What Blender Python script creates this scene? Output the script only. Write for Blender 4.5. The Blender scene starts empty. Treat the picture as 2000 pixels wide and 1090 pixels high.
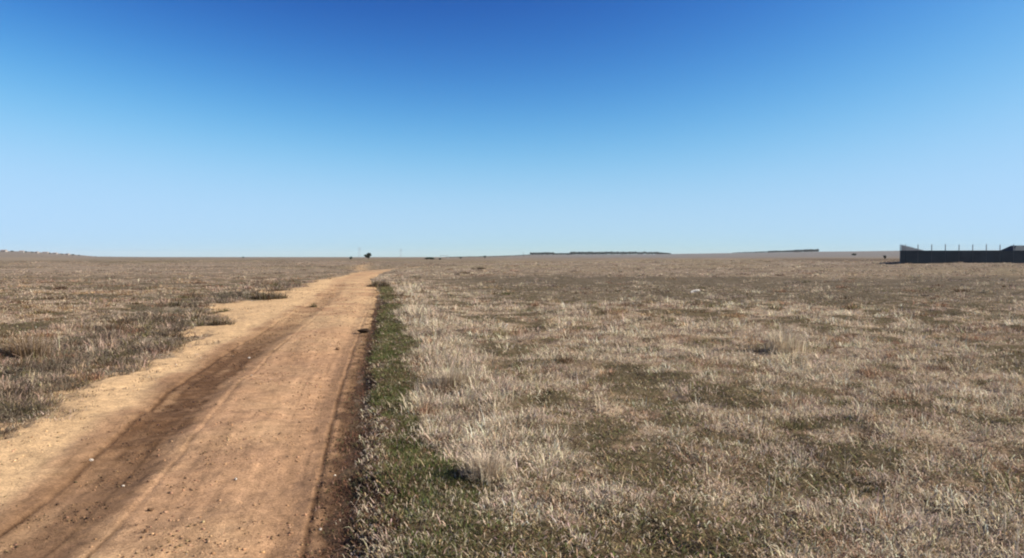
import bpy, math, random
import numpy as np

rng = np.random.default_rng(7)
random.seed(7)
scene = bpy.context.scene
col = scene.collection
HAZE = 0.00004
F, HOR, EYE = 1455.0, 502.0, 1.65          # lens of the photograph in its own pixels, horizon row, eye height

# ------------------------------------------------------------------ noise and small maths
def sst(a, b, x):
    t = np.clip((np.asarray(x, float) - a) / (b - a), 0, 1)
    return t * t * (3 - 2 * t)

def _hash(ix, iy, seed):
    h = (ix.astype(np.int64) * 374761393 + iy.astype(np.int64) * 668265263 + seed * 974634777) & 0xFFFFFFFF
    h = ((h ^ (h >> 13)) * 1274126177) & 0xFFFFFFFF
    h = ((h ^ (h >> 16)) * 2246822519) & 0xFFFFFFFF
    return ((h ^ (h >> 15)) & 0xFFFFFF) / float(0xFFFFFF)

def vnoise(x, y, seed=0):
    x = np.asarray(x, float); y = np.asarray(y, float)
    ix = np.floor(x); iy = np.floor(y)
    fx = x - ix; fy = y - iy
    fx = fx * fx * fx * (fx * (fx * 6 - 15) + 10); fy = fy * fy * fy * (fy * (fy * 6 - 15) + 10)
    a = _hash(ix, iy, seed); b = _hash(ix + 1, iy, seed); c = _hash(ix, iy + 1, seed); d = _hash(ix + 1, iy + 1, seed)
    return (a + (b - a) * fx) * (1 - fy) + (c + (d - c) * fx) * fy

def fbm(x, y, scale, seed=0, octs=3, gain=0.5):
    """about -1 .. 1"""
    s = np.zeros(np.broadcast(x, y).shape); amp = 1.0; tot = 0.0; f = 1.0 / scale
    c, sn = math.cos(0.6), math.sin(0.6)
    for o in range(octs):
        s += amp * (vnoise((x * c - y * sn) * f + 17.3 * o, (x * sn + y * c) * f - 9.1 * o, seed + o * 31) * 2 - 1)
        tot += amp; amp *= gain; f *= 2.03
    return s / tot * 1.6

# ------------------------------------------------------------------ the track
_ky = np.array([-14, 0, 4.083, 6.71, 8.64, 11.54, 15.2, 23.3, 30.8, 41.4, 48, 55.8, 72.7, 88, 98, 106, 120, 260.])
_kL = np.array([-1.0, -3.2, -3.9, -4.45, -4.85, -5.55, -6.79, -8.75, -9.55, -11.67, -12.8, -14.1, -15.7, -17.0, -17.0, -16.4, -15.0, -7.0])
_kR = np.array([2.0, -0.22, -0.92, -1.43, -1.76, -2.25, -2.88, -4.2, -5.48, -7.4, -9.0, -10.6, -12.8, -14.5, -15.5, -15.9, -14.9, -6.9])
_dy = np.arange(-14, 260, 0.25)
def _smooth(v):
    out = np.interp(_dy, _ky, v)
    for it in range(3):
        p = np.pad(out, 6, mode='edge'); k = np.ones(13) / 13
        out = np.convolve(p, k, 'valid')
    return out
_dL, _dR = _smooth(_kL), _smooth(_kR)
def roadL(y): return np.interp(y, _dy, _dL)
def roadR(y): return np.interp(y, _dy, _dR)
def offk(y): return np.interp(y, [5, 12, 30, 60], [1.0, 1.17, 1.17, 1.2])

def road_in(x, y):
    """signed distance into the track, its edges roughened"""
    l = roadL(y); r = roadR(y)
    s = r - x
    nr = 0.035 * fbm(x, y, 0.12, 41, 3) + 0.05 * fbm(x, y, 2.7, 43, 2) * np.clip(y / 20, 0.4, 2.0)
    nl = 0.24 * fbm(x, y, 0.5, 47, 3) + 0.32 * fbm(x, y, 2.3, 49, 3) + 1.0 * np.exp(-((y - 25.0) / 2.6) ** 2) - 0.45 * np.exp(-((y - 19.2) / 1.6) ** 2) - 0.5 * np.exp(-((y - 30.5) / 2.0) ** 2)
    e = np.minimum(s + nr, (x - l) + nl)
    return np.where((y > -13.5) & (y < 118), e, -5.0)

# ------------------------------------------------------------------ the lie of the land
_eu = np.array([-3000, -600, 0, 60, 120, 190, 300, 850, 960, 1040, 1300, 1400, 1600, 1760, 2200, 3000, 6000.])
_ee = np.array([2, 12, 10.5, 9.5, 6.5, 1.5, 0.6, 0.3, 2.5, 4.8, 6.0, 7.4, 10.0, 11.2, 12, 8, 2.])
def land(x, y):
    x = np.asarray(x, float); y = np.asarray(y, float)
    r = np.hypot(x, y)
    h = 0.03 * fbm(x, y, 1.1, 1, 3) + 0.05 * fbm(x, y, 3.5, 3, 2) * sst(3, 12, r)
    h += 0.13 * fbm(x, y, 16, 5, 3) * sst(14, 60, r)
    h += 0.30 * fbm(x, y, 85, 8, 3) * sst(90, 320, r)
    h += 0.5 * sst(20, 66, x) * sst(50, 120, y)
    h += 0.10 * sst(0.3, 3.0, roadL(np.clip(y, -14, 250)) - x) * sst(130, 30, np.abs(y))
    u = np.where(y > 1, 1000 + F * x / np.maximum(y, 1), np.where(x > 0, 6000, -3000))
    e = np.interp(u, _eu, _ee)
    h += e / F * np.minimum(r, 3200) * sst(500, 2500, r)
    return h

def ground_z(x, y):
    h = land(x, y)
    e = road_in(x, y)
    er = x - roadR(np.clip(y, -14, 250))
    near = (y > -13) & (y < 235)
    bank = 0.09 * sst(-0.02, 0.30, er) * sst(3.5, 0.6, er) * sst(60, 25, y) * near
    r = np.hypot(x, y)
    mound = (0.030 * fbm(x, y, 0.42, 21, 2) + 0.02 * fbm(x, y, 0.9, 23, 2)) * sst(60, 12, r) * sst(-0.05, -0.4, e)
    return h + bank + mound - 0.085 * sst(0.02, 0.50, e)

def rut_profile(x, y):
    s = (roadR(y) - x) / offk(y)
    g = lambda c, w: np.exp(-((s - c) / w) ** 2)
    s = s + 0.018 * fbm(x, y, 4.0, 71, 2)
    fade = sst(45, 14, y)
    p = -0.012 * g(0.24, 0.016) * fade - 0.008 * g(1.39, 0.02) * fade
    p += -0.035 * np.exp(-((s - 1.80) / 0.28) ** 4) * sst(70, 20, y)
    p += -0.014 * g(2.07, 0.018) * fade
    p += 0.008 * np.exp(-((s - 2.25) / 0.12) ** 2) * fade
    p += 0.018 * np.exp(-((s - 0.85) / 0.45) ** 2)
    p += -0.016 * np.exp(-((s - 0.40) / 0.13) ** 2) * fade
    p += 0.030 * sst(2.3, 3.0, s)
    p += 0.05 * np.exp(-((y - 33 - 0.6 * np.sin(x)) / 1.1) ** 2)
    return p

def road_z(x, y):
    e = road_in(x, y)
    rough = 0.005 * fbm(x, y, 0.10, 61, 2) + 0.006 * fbm(x, y, 0.5, 63, 2)
    return land(x, y) + 0.012 + rut_profile(x, y) + rough - 0.06 * sst(0.22, -0.16, e)

def at(px, py, z=None):
    """ground point seen at photo pixel px,py (flat-ground estimate, refined on the land)"""
    d = EYE * F / (py - HOR)
    for _ in range(25):
        x = (px - 1000) / F * d
        hz = float(land(np.array(x), np.array(d)))
        d = 0.5 * d + 0.5 * (EYE - hz) * F / (py - HOR)
    return (px - 1000) / F * d, d

def along(px, d):
    return (px - 1000) / F * d, d

# ------------------------------------------------------------------ mesh helpers
def tag(o, label=None, cat=None, group=None, kind=None):
    if label: o['label'] = label
    if cat: o['category'] = cat
    if group: o['group'] = group
    if kind: o['kind'] = kind
    return o

def link(name, me, mat=None, parent=None):
    o = bpy.data.objects.new(name, me); col.objects.link(o)
    if mat: me.materials.append(mat)
    if parent: o.parent = parent
    return o

def big_mesh(name, verts, loops, starts, colors=None, smooth=True):
    me = bpy.data.meshes.new(name)
    n = len(verts)
    me.vertices.add(n); me.vertices.foreach_set('co', np.asarray(verts, np.float32).ravel())
    me.loops.add(len(loops)); me.loops.foreach_set('vertex_index', np.asarray(loops, np.int32))
    me.polygons.add(len(starts)); me.polygons.foreach_set('loop_start', np.asarray(starts, np.int32))
    if smooth:
        me.polygons.foreach_set('use_smooth', np.ones(len(starts), bool))
    me.update(calc_edges=True)
    if colors is not None:
        a = me.attributes.new('col', 'FLOAT_COLOR', 'POINT')
        c = np.ones((n, 4), np.float32); c[:, :3] = colors
        a.data.foreach_set('color', c.ravel())
    return me

def grid_mesh(name, X, Y, Z, colors=None, wrap=False):
    nr, nc = X.shape
    v = np.stack([X, Y, Z], -1).reshape(-1, 3)
    i = np.arange(nr - 1)[:, None]; j = np.arange(nc if wrap else nc - 1)[None, :]
    j2 = (j + 1) % nc
    q = np.stack(np.broadcast_arrays(i * nc + j, i * nc + j2, (i + 1) * nc + j2, (i + 1) * nc + j), -1).reshape(-1, 4)
    return big_mesh(name, v, q.ravel(), np.arange(len(q)) * 4, colors)

class MB:
    """collects solids into one mesh"""
    def __init__(self): self.v = []; self.f = []
    def add(self, vs, fs):
        b = len(self.v); self.v += [tuple(map(float, p)) for p in vs]; self.f += [tuple(b + k for k in f) for f in fs]
    def box(self, x0, x1, y0, y1, z0, z1):
        self.add([(x0, y0, z0), (x1, y0, z0), (x1, y1, z0), (x0, y1, z0), (x0, y0, z1), (x1, y0, z1), (x1, y1, z1), (x0, y1, z1)],
                 [(0, 3, 2, 1), (4, 5, 6, 7), (0, 1, 5, 4), (1, 2, 6, 5), (2, 3, 7, 6), (3, 0, 4, 7)])
    def tube(self, pts, radii, n=7):
        pts = [np.array(p, float) for p in pts]; rings = []
        for k, p in enumerate(pts):
            d = pts[min(k + 1, len(pts) - 1)] - pts[max(k - 1, 0)]; d /= np.linalg.norm(d) + 1e-9
            a = np.cross(d, [0.31, 0.17, 0.93] if abs(d[2]) < 0.9 else [1, 0.2, 0]); a /= np.linalg.norm(a); b = np.cross(d, a)
            rings.append([p + radii[k] * (math.cos(t) * a + math.sin(t) * b) for t in [2 * math.pi * m / n for m in range(n)]])
        vs = [q for r in rings for q in r]; fs = []
        for k in range(len(pts) - 1):
            for m in range(n):
                fs.append((k * n + m, k * n + (m + 1) % n, (k + 1) * n + (m + 1) % n, (k + 1) * n + m))
        fs.append(tuple(range(n - 1, -1, -1))); fs.append(tuple((len(pts) - 1) * n + m for m in range(n)))
        self.add(vs, fs)
    def mesh(self, name, smooth=False):
        me = bpy.data.meshes.new(name); me.from_pydata(self.v, [], self.f); me.update()
        if smooth: me.polygons.foreach_set('use_smooth', [True] * len(me.polygons))
        return me
    def build(self, name, mat, parent=None, smooth=False):
        return link(name, self.mesh(name, smooth), mat, parent)

def empty(name, loc, rz=0):
    o = bpy.data.objects.new(name, None); col.objects.link(o); o.location = loc; o.rotation_euler = (0, 0, rz)
    o.empty_display_size = 0.2
    return o

# ------------------------------------------------------------------ materials
def new_mat(name):
    m = bpy.data.materials.new(name); m.use_nodes = True
    nt = m.node_tree; b = nt.nodes['Principled BSDF']
    b.inputs['Roughness'].default_value = 0.9
    b.inputs['Specular IOR Level'].default_value = 0.15
    return m, nt, b

def attr_soil(name, fine, bump, rough=0.95, var=0.45):
    """albedo from the mesh attribute (kinds of soil and plants), broken up by fine world-space noise, plus bump"""
    m, nt, b = new_mat(name); N, L = nt.nodes, nt.links
    b.inputs['Roughness'].default_value = rough
    b.inputs['Specular IOR Level'].default_value = 0.05
    at_ = N.new('ShaderNodeAttribute'); at_.attribute_name = 'col'
    tc = N.new('ShaderNodeTexCoord')
    n1 = N.new('ShaderNodeTexNoise'); n1.inputs['Scale'].default_value = fine; n1.inputs['Detail'].default_value = 6; n1.inputs['Roughness'].default_value = 0.7
    n2 = N.new('ShaderNodeTexNoise'); n2.inputs['Scale'].default_value = fine * 0.17; n2.inputs['Detail'].default_value = 4
    L.new(tc.outputs['Object'], n1.inputs['Vector']); L.new(tc.outputs['Object'], n2.inputs['Vector'])
    r1 = N.new('ShaderNodeMapRange'); r1.inputs[1].default_value = 0.3; r1.inputs[2].default_value = 0.7; r1.inputs[3].default_value = 1 - var; r1.inputs[4].default_value = 1 + var
    L.new(n1.outputs['Fac'], r1.inputs[0])
    r2 = N.new('ShaderNodeMapRange'); r2.inputs[1].default_value = 0.3; r2.inputs[2].default_value = 0.7; r2.inputs[3].default_value = 1 - var * 0.5; r2.inputs[4].default_value = 1 + var * 0.5
    L.new(n2.outputs['Fac'], r2.inputs[0])
    mu = N.new('ShaderNodeMath'); mu.operation = 'MULTIPLY'; L.new(r1.outputs[0], mu.inputs[0]); L.new(r2.outputs[0], mu.inputs[1])
    vm = N.new('ShaderNodeVectorMath'); vm.operation = 'SCALE'; L.new(at_.outputs['Color'], vm.inputs[0]); L.new(mu.outputs[0], vm.inputs['Scale'])
    L.new(vm.outputs[0], b.inputs['Base Color'])
    bp = N.new('ShaderNodeBump'); bp.inputs['Strength'].default_value = 0.9; bp.inputs['Distance'].default_value = bump
    L.new(n1.outputs['Fac'], bp.inputs['Height']); L.new(bp.outputs[0], b.inputs['Normal'])
    return m

def blade_mat(name, trans=0.25):
    m, nt, b = new_mat(name); N, L = nt.nodes, nt.links
    b.inputs['Roughness'].default_value = 0.75
    b.inputs['Specular IOR Level'].default_value = 0.12
    a = N.new('ShaderNodeAttribute'); a.attribute_name = 'col'
    tc = N.new('ShaderNodeTexCoord'); n1 = N.new('ShaderNodeTexNoise'); n1.inputs['Scale'].default_value = 60; n1.inputs['Detail'].default_value = 2
    L.new(tc.outputs['Object'], n1.inputs['Vector'])
    r1 = N.new('ShaderNodeMapRange'); r1.inputs[1].default_value = 0.3; r1.inputs[2].default_value = 0.7; r1.inputs[3].default_value = 0.8; r1.inputs[4].default_value = 1.2
    L.new(n1.outputs['Fac'], r1.inputs[0])
    vm = N.new('ShaderNodeVectorMath'); vm.operation = 'SCALE'; L.new(a.outputs['Color'], vm.inputs[0]); L.new(r1.outputs[0], vm.inputs['Scale'])
    L.new(vm.outputs[0], b.inputs['Base Color'])
    t = N.new('ShaderNodeBsdfTranslucent'); L.new(vm.outputs[0], t.inputs['Color'])
    mx = N.new('ShaderNodeMixShader'); mx.inputs[0].default_value = trans
    L.new(b.outputs[0], mx.inputs[1]); L.new(t.outputs[0], mx.inputs[2])
    L.new(mx.outputs[0], N['Material Output'].inputs['Surface'])
    return m

def noise_mat(name, c1, c2, scale, rough=0.85, bump=0.0, metallic=0.0, spec=0.2):
    m, nt, b = new_mat(name); N, L = nt.nodes, nt.links
    b.inputs['Roughness'].default_value = rough; b.inputs['Metallic'].default_value = metallic; b.inputs['Specular IOR Level'].default_value = spec
    tc = N.new('ShaderNodeTexCoord'); n1 = N.new('ShaderNodeTexNoise'); n1.inputs['Scale'].default_value = scale; n1.inputs['Detail'].default_value = 5
    L.new(tc.outputs['Object'], n1.inputs['Vector'])
    cr = N.new('ShaderNodeValToRGB'); cr.color_ramp.elements[0].position = 0.32; cr.color_ramp.elements[1].position = 0.68
    cr.color_ramp.elements[0].color = (*c1, 1); cr.color_ramp.elements[1].color = (*c2, 1)
    L.new(n1.outputs['Fac'], cr.inputs[0]); L.new(cr.outputs[0], b.inputs['Base Color'])
    if bump:
        bp = N.new('ShaderNodeBump'); bp.inputs['Distance'].default_value = bump; L.new(n1.outputs['Fac'], bp.inputs['Height']); L.new(bp.outputs[0], b.inputs['Normal'])
    return m

M_GROUND = attr_soil('steppe_soil', 14.0, 0.02, var=0.40)
M_ROAD = attr_soil('track_sand', 48.0, 0.012, var=0.40)
M_DRY = blade_mat('dry_grass_blades', 0.22)
M_GREEN = blade_mat('green_grass_blades', 0.28)
M_PEBBLE = blade_mat('pebble_stone', 0.0)
M_PALESTONE = noise_mat('pale_limestone', (0.42, 0.36, 0.29), (0.62, 0.55, 0.46), 60, bump=0.003)
M_CLOD = noise_mat('dark_dung', (0.012, 0.007, 0.004), (0.035, 0.020, 0.010), 40, bump=0.01)
M_EARTH = noise_mat('brown_clod', (0.12, 0.065, 0.035), (0.22, 0.13, 0.07), 50, bump=0.006)
M_PANEL = noise_mat('navy_sheet_steel', (0.009, 0.0165, 0.027), (0.016, 0.026, 0.039), 0.6, rough=0.75, spec=0.12)
M_POST = noise_mat('grey_post_steel', (0.17, 0.18, 0.19), (0.25, 0.26, 0.27), 3, rough=0.6)
M_DARKROOF = noise_mat('dark_roof', (0.035, 0.045, 0.055), (0.06, 0.07, 0.08), 1.0)
M_WALLPALE = noise_mat('pale_plaster', (0.24, 0.215, 0.19), (0.33, 0.30, 0.27), 0.8)
M_WINDOW = noise_mat('dark_window', (0.02, 0.02, 0.025), (0.04, 0.04, 0.05), 1.0, rough=0.3)
M_REDROOF = noise_mat('dull_roof_tiles', (0.22, 0.15, 0.12), (0.30, 0.22, 0.18), 1.0)
M_LEAF = noise_mat('dark_foliage', (0.030, 0.040, 0.030), (0.060, 0.075, 0.050), 0.8)
M_BARK = noise_mat('bark', (0.05, 0.04, 0.03), (0.10, 0.08, 0.06), 6)
M_STEEL = noise_mat('galvanised_lattice', (0.30, 0.31, 0.33), (0.40, 0.41, 0.43), 2)
M_WHITE = noise_mat('offwhite_foam', (0.52, 0.47, 0.38), (0.66, 0.60, 0.50), 14, rough=0.7, bump=0.004)

# ------------------------------------------------------------------ colour maps of the land (albedo)
SAND = np.array([0.48, 0.318, 0.172]); PINK = np.array([0.36, 0.212, 0.118]); BROWN = np.array([0.112, 0.060, 0.031])
SMOOTHB = np.array([0.205, 0.118, 0.064]); EDGE = np.array([0.155, 0.092, 0.048])
def mix(a, b, t):
    return a + (b - a) * np.asarray(t)[..., None]

def road_color(x, y):
    s = (roadR(y) - x) / offk(y) + 0.018 * fbm(x, y, 4.0, 71, 2)
    nz = fbm(x, y, 0.9, 81, 3); nf = fbm(x, y, 0.22, 83, 2)
    c = np.broadcast_to(PINK, x.shape + (3,)).copy()
    c = mix(c, SAND * 0.9, np.clip(0.30 + 0.35 * nz, 0, 1) * sst(0.3, 1.0, s))
    c = mix(c, SMOOTHB, sst(0.55, 0.25, s) * 0.55)
    c = mix(c, EDGE, sst(0.24, 0.12, s + 0.05 * nf) * 0.9)
    c = mix(c, np.array([0.075, 0.042, 0.025]), sst(0.16, 0.02, s + 0.06 * nf - 0.10 * sst(10, 6, y)) * sst(40, 15, y) * 0.9)
    st = fbm(s * 9.0, y * 0.55, 1.0, 87, 3); st2 = fbm(s * 30.0, y * 0.9, 1.0, 88, 2)
    c = c * (1 + (0.11 * st + 0.11 * st2) * sst(40, 12, y))[..., None]
    damp = sst(1.28, 1.60, s + 0.10 * nf + 0.05 * nz) * sst(2.34, 2.12, s + 0.06 * nz)
    c = mix(c, SMOOTHB, damp * sst(60, 16, y) * np.clip(0.80 + 0.35 * st, 0, 1))
    band = sst(1.52, 1.64, s + 0.05 * nf) * sst(2.14, 2.04, s + 0.03 * nf)
    c = mix(c, BROWN, band * np.clip(0.80 + 0.45 * fbm(x, y, 0.10, 89, 3) + 0.35 * st, 0, 1) * sst(24, 10, y) * sst(4.6, 7.2, y + 0.3 * nz))
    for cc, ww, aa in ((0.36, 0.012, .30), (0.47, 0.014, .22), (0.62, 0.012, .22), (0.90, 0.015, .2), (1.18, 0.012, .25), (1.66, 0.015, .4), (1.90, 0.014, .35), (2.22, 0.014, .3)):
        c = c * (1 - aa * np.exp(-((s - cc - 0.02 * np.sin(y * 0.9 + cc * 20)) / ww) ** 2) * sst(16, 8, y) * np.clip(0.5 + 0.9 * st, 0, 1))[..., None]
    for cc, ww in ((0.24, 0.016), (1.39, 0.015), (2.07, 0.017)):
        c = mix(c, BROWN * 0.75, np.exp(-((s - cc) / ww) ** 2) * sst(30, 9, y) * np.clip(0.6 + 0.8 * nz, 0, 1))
    c = mix(c, SAND * (1 + 0.10 * nz[..., None]), sst(2.22, 2.45, s + 0.06 * nz))
    c = mix(c, SAND * 1.02, sst(11, 22, y) * np.clip(0.65 + 0.6 * nz, 0, 1) * 0.85 * (1 - 0.6 * np.exp(-((s - 1.85) / 0.35) ** 2)))
    c = mix(c, np.array([0.25, 0.185, 0.125]), sst(70, 108, y + 6 * nz) * 0.75)
    return c

# thin and thick places of the right-hand sward: photo column, row, half width in pixels, depth in rows, amount
SPOTS = []
for px_, py_, pw_, ph_, amt_ in ((1900, 945, 150, 50, -1.0), (1235, 935, 75, 26, -0.9), (1200, 785, 65, 22, -0.8), (1275, 745, 80, 22, -0.7), (1475, 775, 60, 20, -0.9), (1660, 832, 70, 16, -0.8),
        (1725, 890, 70, 20, -0.6), (1060, 800, 70, 16, -0.7), (905, 935, 55, 36, -0.8), (1620, 762, 60, 15, -0.7), (1030, 680, 70, 14, -0.7), (1180, 690, 40, 12, -0.6), (1700, 580, 80, 6, -0.8), (1830, 630, 110, 8, -0.7),
        (1540, 660, 70, 36, 0.9), (1600, 710, 80, 26, 0.6), (1260, 645, 130, 28, 0.5), (1430, 730, 70, 22, 0.5), (880, 760, 60, 60, 0.8), (965, 940, 55, 60, 0.8), (1090, 725, 90, 22, 0.5), (1400, 905, 90, 40, 0.5), (1150, 1010, 120, 40, 0.5), (1600, 1010, 120, 50, 0.4)):
    d_ = EYE * F / (py_ - HOR)
    SPOTS.append(((px_ - 1000) / F * d_, d_, pw_ / F * d_, ph_ / (py_ - HOR) * d_, amt_ * (0.7 if amt_ < 0 else 1.0)))

def field_zone(x, y):
    """0..1 maps that decide what grows where"""
    er = x - roadR(np.clip(y, -14, 250)); el = roadL(np.clip(y, -14, 250)) - x
    right = er > el
    n2 = fbm(x, y, 2.6, 101, 3); n3 = fbm(x, y, 11, 103, 3); n1 = fbm(x, y, 0.7, 105, 2); n4 = fbm(x, y, 45, 107, 3)
    wide = 0.16 * sst(11, 5.5, y)
    green = sst(0.02, 0.22, er - wide + 0.12 * n1) * sst(0.90, 0.50, er + 0.14 * n1 + 0.20 * n2) * sst(55, 24, y) * right
    tan = sst(0.50, 0.85, er + 0.14 * n1 + 0.20 * n2) * sst(2.1, 1.3, er + 0.3 * n2) * sst(4.3, 6.5, y) * sst(60, 30, y) * right
    low = sst(22, 31, y + 4 * n3 + 0.10 * x) * sst(74, 56, y + 9 * n3) * sst(1.5, 7, er + 2 * n3) * right
    scrub = sst(3.8, 1.6, el + 0.5 * n2) * (~right) * sst(60, 30, y)
    streak = sst(0.15, 0.6, fbm(x * 0.28, y, 5.5, 111, 3)) * (~right) * sst(8, 16, y)
    low = np.maximum(low, 0.75 * streak)
    patch = sst(-0.40, 0.42, 0.75 * fbm(x, y, 0.55, 115, 3) + 0.42 * fbm(x, y, 1.5, 117, 2) + 0.20 * n2 + 0.16 * n3)
    for gx, gy, gw, gd, amt in SPOTS:
        patch = patch + amt * np.exp(-((x - gx) / gw) ** 2 - ((y - gy) / gd) ** 2)
    patch = np.clip(patch + 0.45 * tan, 0, 1)
    return dict(patch=patch, er=er, el=el, right=right, n1=n1, n2=n2, n3=n3, n4=n4, green=green, tan=tan, low=low, scrub=scrub)

def ground_color(x, y):
    z = field_zone(x, y); r = np.hypot(x, y)
    c = np.broadcast_to(np.array([0.200, 0.142, 0.092]), x.shape + (3,)).copy()
    n0 = fbm(x, y, 0.45, 109, 3)
    c = mix(c, np.array([0.300, 0.225, 0.155]), sst(0.45, 1.0, z['patch'] + 0.2 * n0))
    c = mix(c, np.array([0.088, 0.068, 0.038]), sst(0.55, 0.05, z['patch'] + 0.15 * n0) * 0.9)
    far = sst(30, 120, r)
    ft = np.broadcast_to(np.array([0.225, 0.172, 0.122]), x.shape + (3,)).copy()
    ft = mix(ft, np.array([0.165, 0.125, 0.083]), sst(-0.1, 0.55, z['n3'] + 0.4 * z['n2']))
    ft = mix(ft, np.array([0.190, 0.150, 0.085]), sst(0.0, 0.6, z['n4'] - 0.3 * z['n3']) * 0.7)
    c = mix(c, ft, far)
    c = mix(c, np.array([0.100, 0.078, 0.050]), z['low'] * 0.85)
    c = mix(c, np.array([0.095, 0.070, 0.040]), z['green'])
    c = mix(c, np.array([0.080, 0.078, 0.034]), z['green'] * sst(-0.1, 0.5, n0))
    c = mix(c, np.array([0.20, 0.155, 0.105]), z['tan'] * 0.7)
    c = mix(c, np.array([0.105, 0.090, 0.065]), z['scrub'] * 0.7)
    # trodden earth beside the track, the bank that catches mud on the right
    e = road_in(x, y)
    c = mix(c, np.array([0.068, 0.039, 0.024]), sst(-0.34, -0.08, e + 0.17 * sst(11, 5.5, y)) * (z['er'] > -0.3) * (z['el'] < -1) * sst(40, 20, y) * np.clip(0.8 + 0.5 * n0, 0, 1))
    c = mix(c, SAND * 0.85, sst(-0.55, -0.02, e + 0.25 * z['n1']) * (z['el'] > -1) * (y > -13) * (y < 235))
    # the far fields: strips of stubble, fallow and ploughland
    u = np.where(y > 1, 1000 + F * x / np.maximum(y, 1), np.where(x > 0, 6000, -3000))
    nf = fbm(x, y, 260, 131, 3)
    c = mix(c, np.array([0.175, 0.145, 0.118]), sst(330, 900, r) * np.clip(0.75 + 0.4 * nf, 0, 1))
    c = mix(c, np.array([0.125, 0.092, 0.060]), sst(1450, 1620, u + 60 * nf) * sst(170, 215, r + 20 * z['n4']) * sst(620, 470, r))
    c = mix(c, np.array([0.235, 0.185, 0.135]), sst(1440, 1580, u) * sst(132, 148, r + 6 * z['n4']) * sst(185, 165, r))
    c = mix(c, np.array([0.165, 0.150, 0.135]), sst(700, 1300, r) * sst(900, 1200, u))
    c = mix(c, np.array([0.21, 0.165, 0.115]), sst(350, 500, r) * sst(1300, 900, r) * sst(260, 60, u))
    # thin trail that forks away beyond the bend
    tx = np.interp(y, [84, 100, 130, 180, 240], [-16.6, -20.5, -26.5, -35.0, -44.0])
    c = mix(c, SAND * 0.8, np.exp(-((x - tx) / 1.3) ** 2) * sst(84, 92, y) * sst(230, 150, y) * 0.85)
    return c

# ------------------------------------------------------------------ ground sheet
def build_ground():
    th = np.concatenate([np.linspace(-52, 52, 870), np.linspace(52, 308, 130)[1:-1]]) * math.pi / 180
    r = np.concatenate([[0.05, 0.3, 0.6, 0.9, 1.2], 1.5 * np.exp(np.arange(0, math.log(14000 / 1.5), 0.0085)), [14000]])
    R, T = np.meshgrid(r, th, indexing='ij')
    X = R * np.sin(T); Y = R * np.cos(T)
    Z = ground_z(X, Y)
    me = grid_mesh('ground', X, Y, Z, ground_color(X, Y).reshape(-1, 3), wrap=True)
    me.flip_normals()
    o = link('ground', me, M_GROUND); tag(o, kind='structure')

def build_road():
    ys = [-12.0]
    while ys[-1] < 117:
        y = ys[-1]; ys.append(y + (0.12 if y < 3 else max(0.022, 0.0036 * y)))
    ys = np.array(ys)
    l = roadL(ys) - 1.25 - 0.9 * np.exp(-((ys - 25.0) / 3.2) ** 2); r = roadR(ys) + 0.30
    t = np.linspace(0, 1, 230)
    X = r[:, None] + (l - r)[:, None] * t[None, :]
    Y = np.broadcast_to(ys[:, None], X.shape)
    Z = road_z(X, Y)
    me = grid_mesh('dirt_road', X, Y, Z, road_color(X, Y).reshape(-1, 3))
    if me.polygons[len(me.polygons) // 2].normal.z < 0: me.flip_normals()
    o = link('dirt_road', me, M_ROAD); tag(o, kind='structure')

# ------------------------------------------------------------------ grass
STRAW = np.array([0.575, 0.470, 0.330]); MAUVE = np.array([0.46, 0.358, 0.270]); OCHRE = np.array([0.42, 0.295, 0.165])
OLIVE = np.array([0.155, 0.135, 0.062]); GREEN = np.array([0.105, 0.122, 0.038]); UMBER = np.array([0.145, 0.092, 0.052])
GREY = np.array([0.200, 0.165, 0.118]); RUST = np.array([0.30, 0.185, 0.115])

def blade_mesh(name, P, az, lean, Ln, w, C):
    n = len(P)
    dx, dy = np.cos(az), np.sin(az)
    ph = az + math.pi / 2 + rng.uniform(-1.1, 1.1, n)
    sx, sy = np.cos(ph), np.sin(ph)
    l1 = lean * 0.65; l2 = np.minimum(lean * 1.5 + rng.uniform(-0.2, 0.8, n), 2.1)
    mid = P + np.stack([dx * np.sin(l1), dy * np.sin(l1), np.cos(l1)], 1) * (Ln * 0.55)[:, None]
    tip = mid + np.stack([dx * np.sin(l2), dy * np.sin(l2), np.cos(l2)], 1) * (Ln * 0.5)[:, None]
    S = np.stack([sx, sy, np.zeros(n)], 1)
    V = np.empty((n, 5, 3), np.float32)
    V[:, 0] = P - S * (w * 0.5)[:, None]; V[:, 1] = P + S * (w * 0.5)[:, None]
    V[:, 2] = mid + S * (w * 0.42)[:, None]; V[:, 3] = mid - S * (w * 0.42)[:, None]
    V[:, 4] = tip
    base = np.arange(n, dtype=np.int64)[:, None] * 5
    loops = (base + np.array([0, 1, 2, 3, 3, 2, 4])).ravel()
    starts = (np.arange(n, dtype=np.int64)[:, None] * 7 + np.array([0, 4])).ravel()
    return big_mesh(name, V.reshape(-1, 3), loops, starts, np.repeat(C, 5, 0), smooth=False)

def scatter(n, r0, r1, amax=45):
    r = np.exp(rng.uniform(math.log(r0), math.log(r1), n)); a = rng.uniform(-amax, amax, n) * math.pi / 180
    return r * np.sin(a), r * np.cos(a)

def pick(n, probs, palette):
    """per-row colour from row-wise weights"""
    p = np.cumsum(np.stack([np.broadcast_to(q, (n,)) for q in probs], 1), 1); p /= p[:, -1:]
    k = (rng.random(n)[:, None] > p).sum(1)
    return np.stack(palette)[k]

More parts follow.
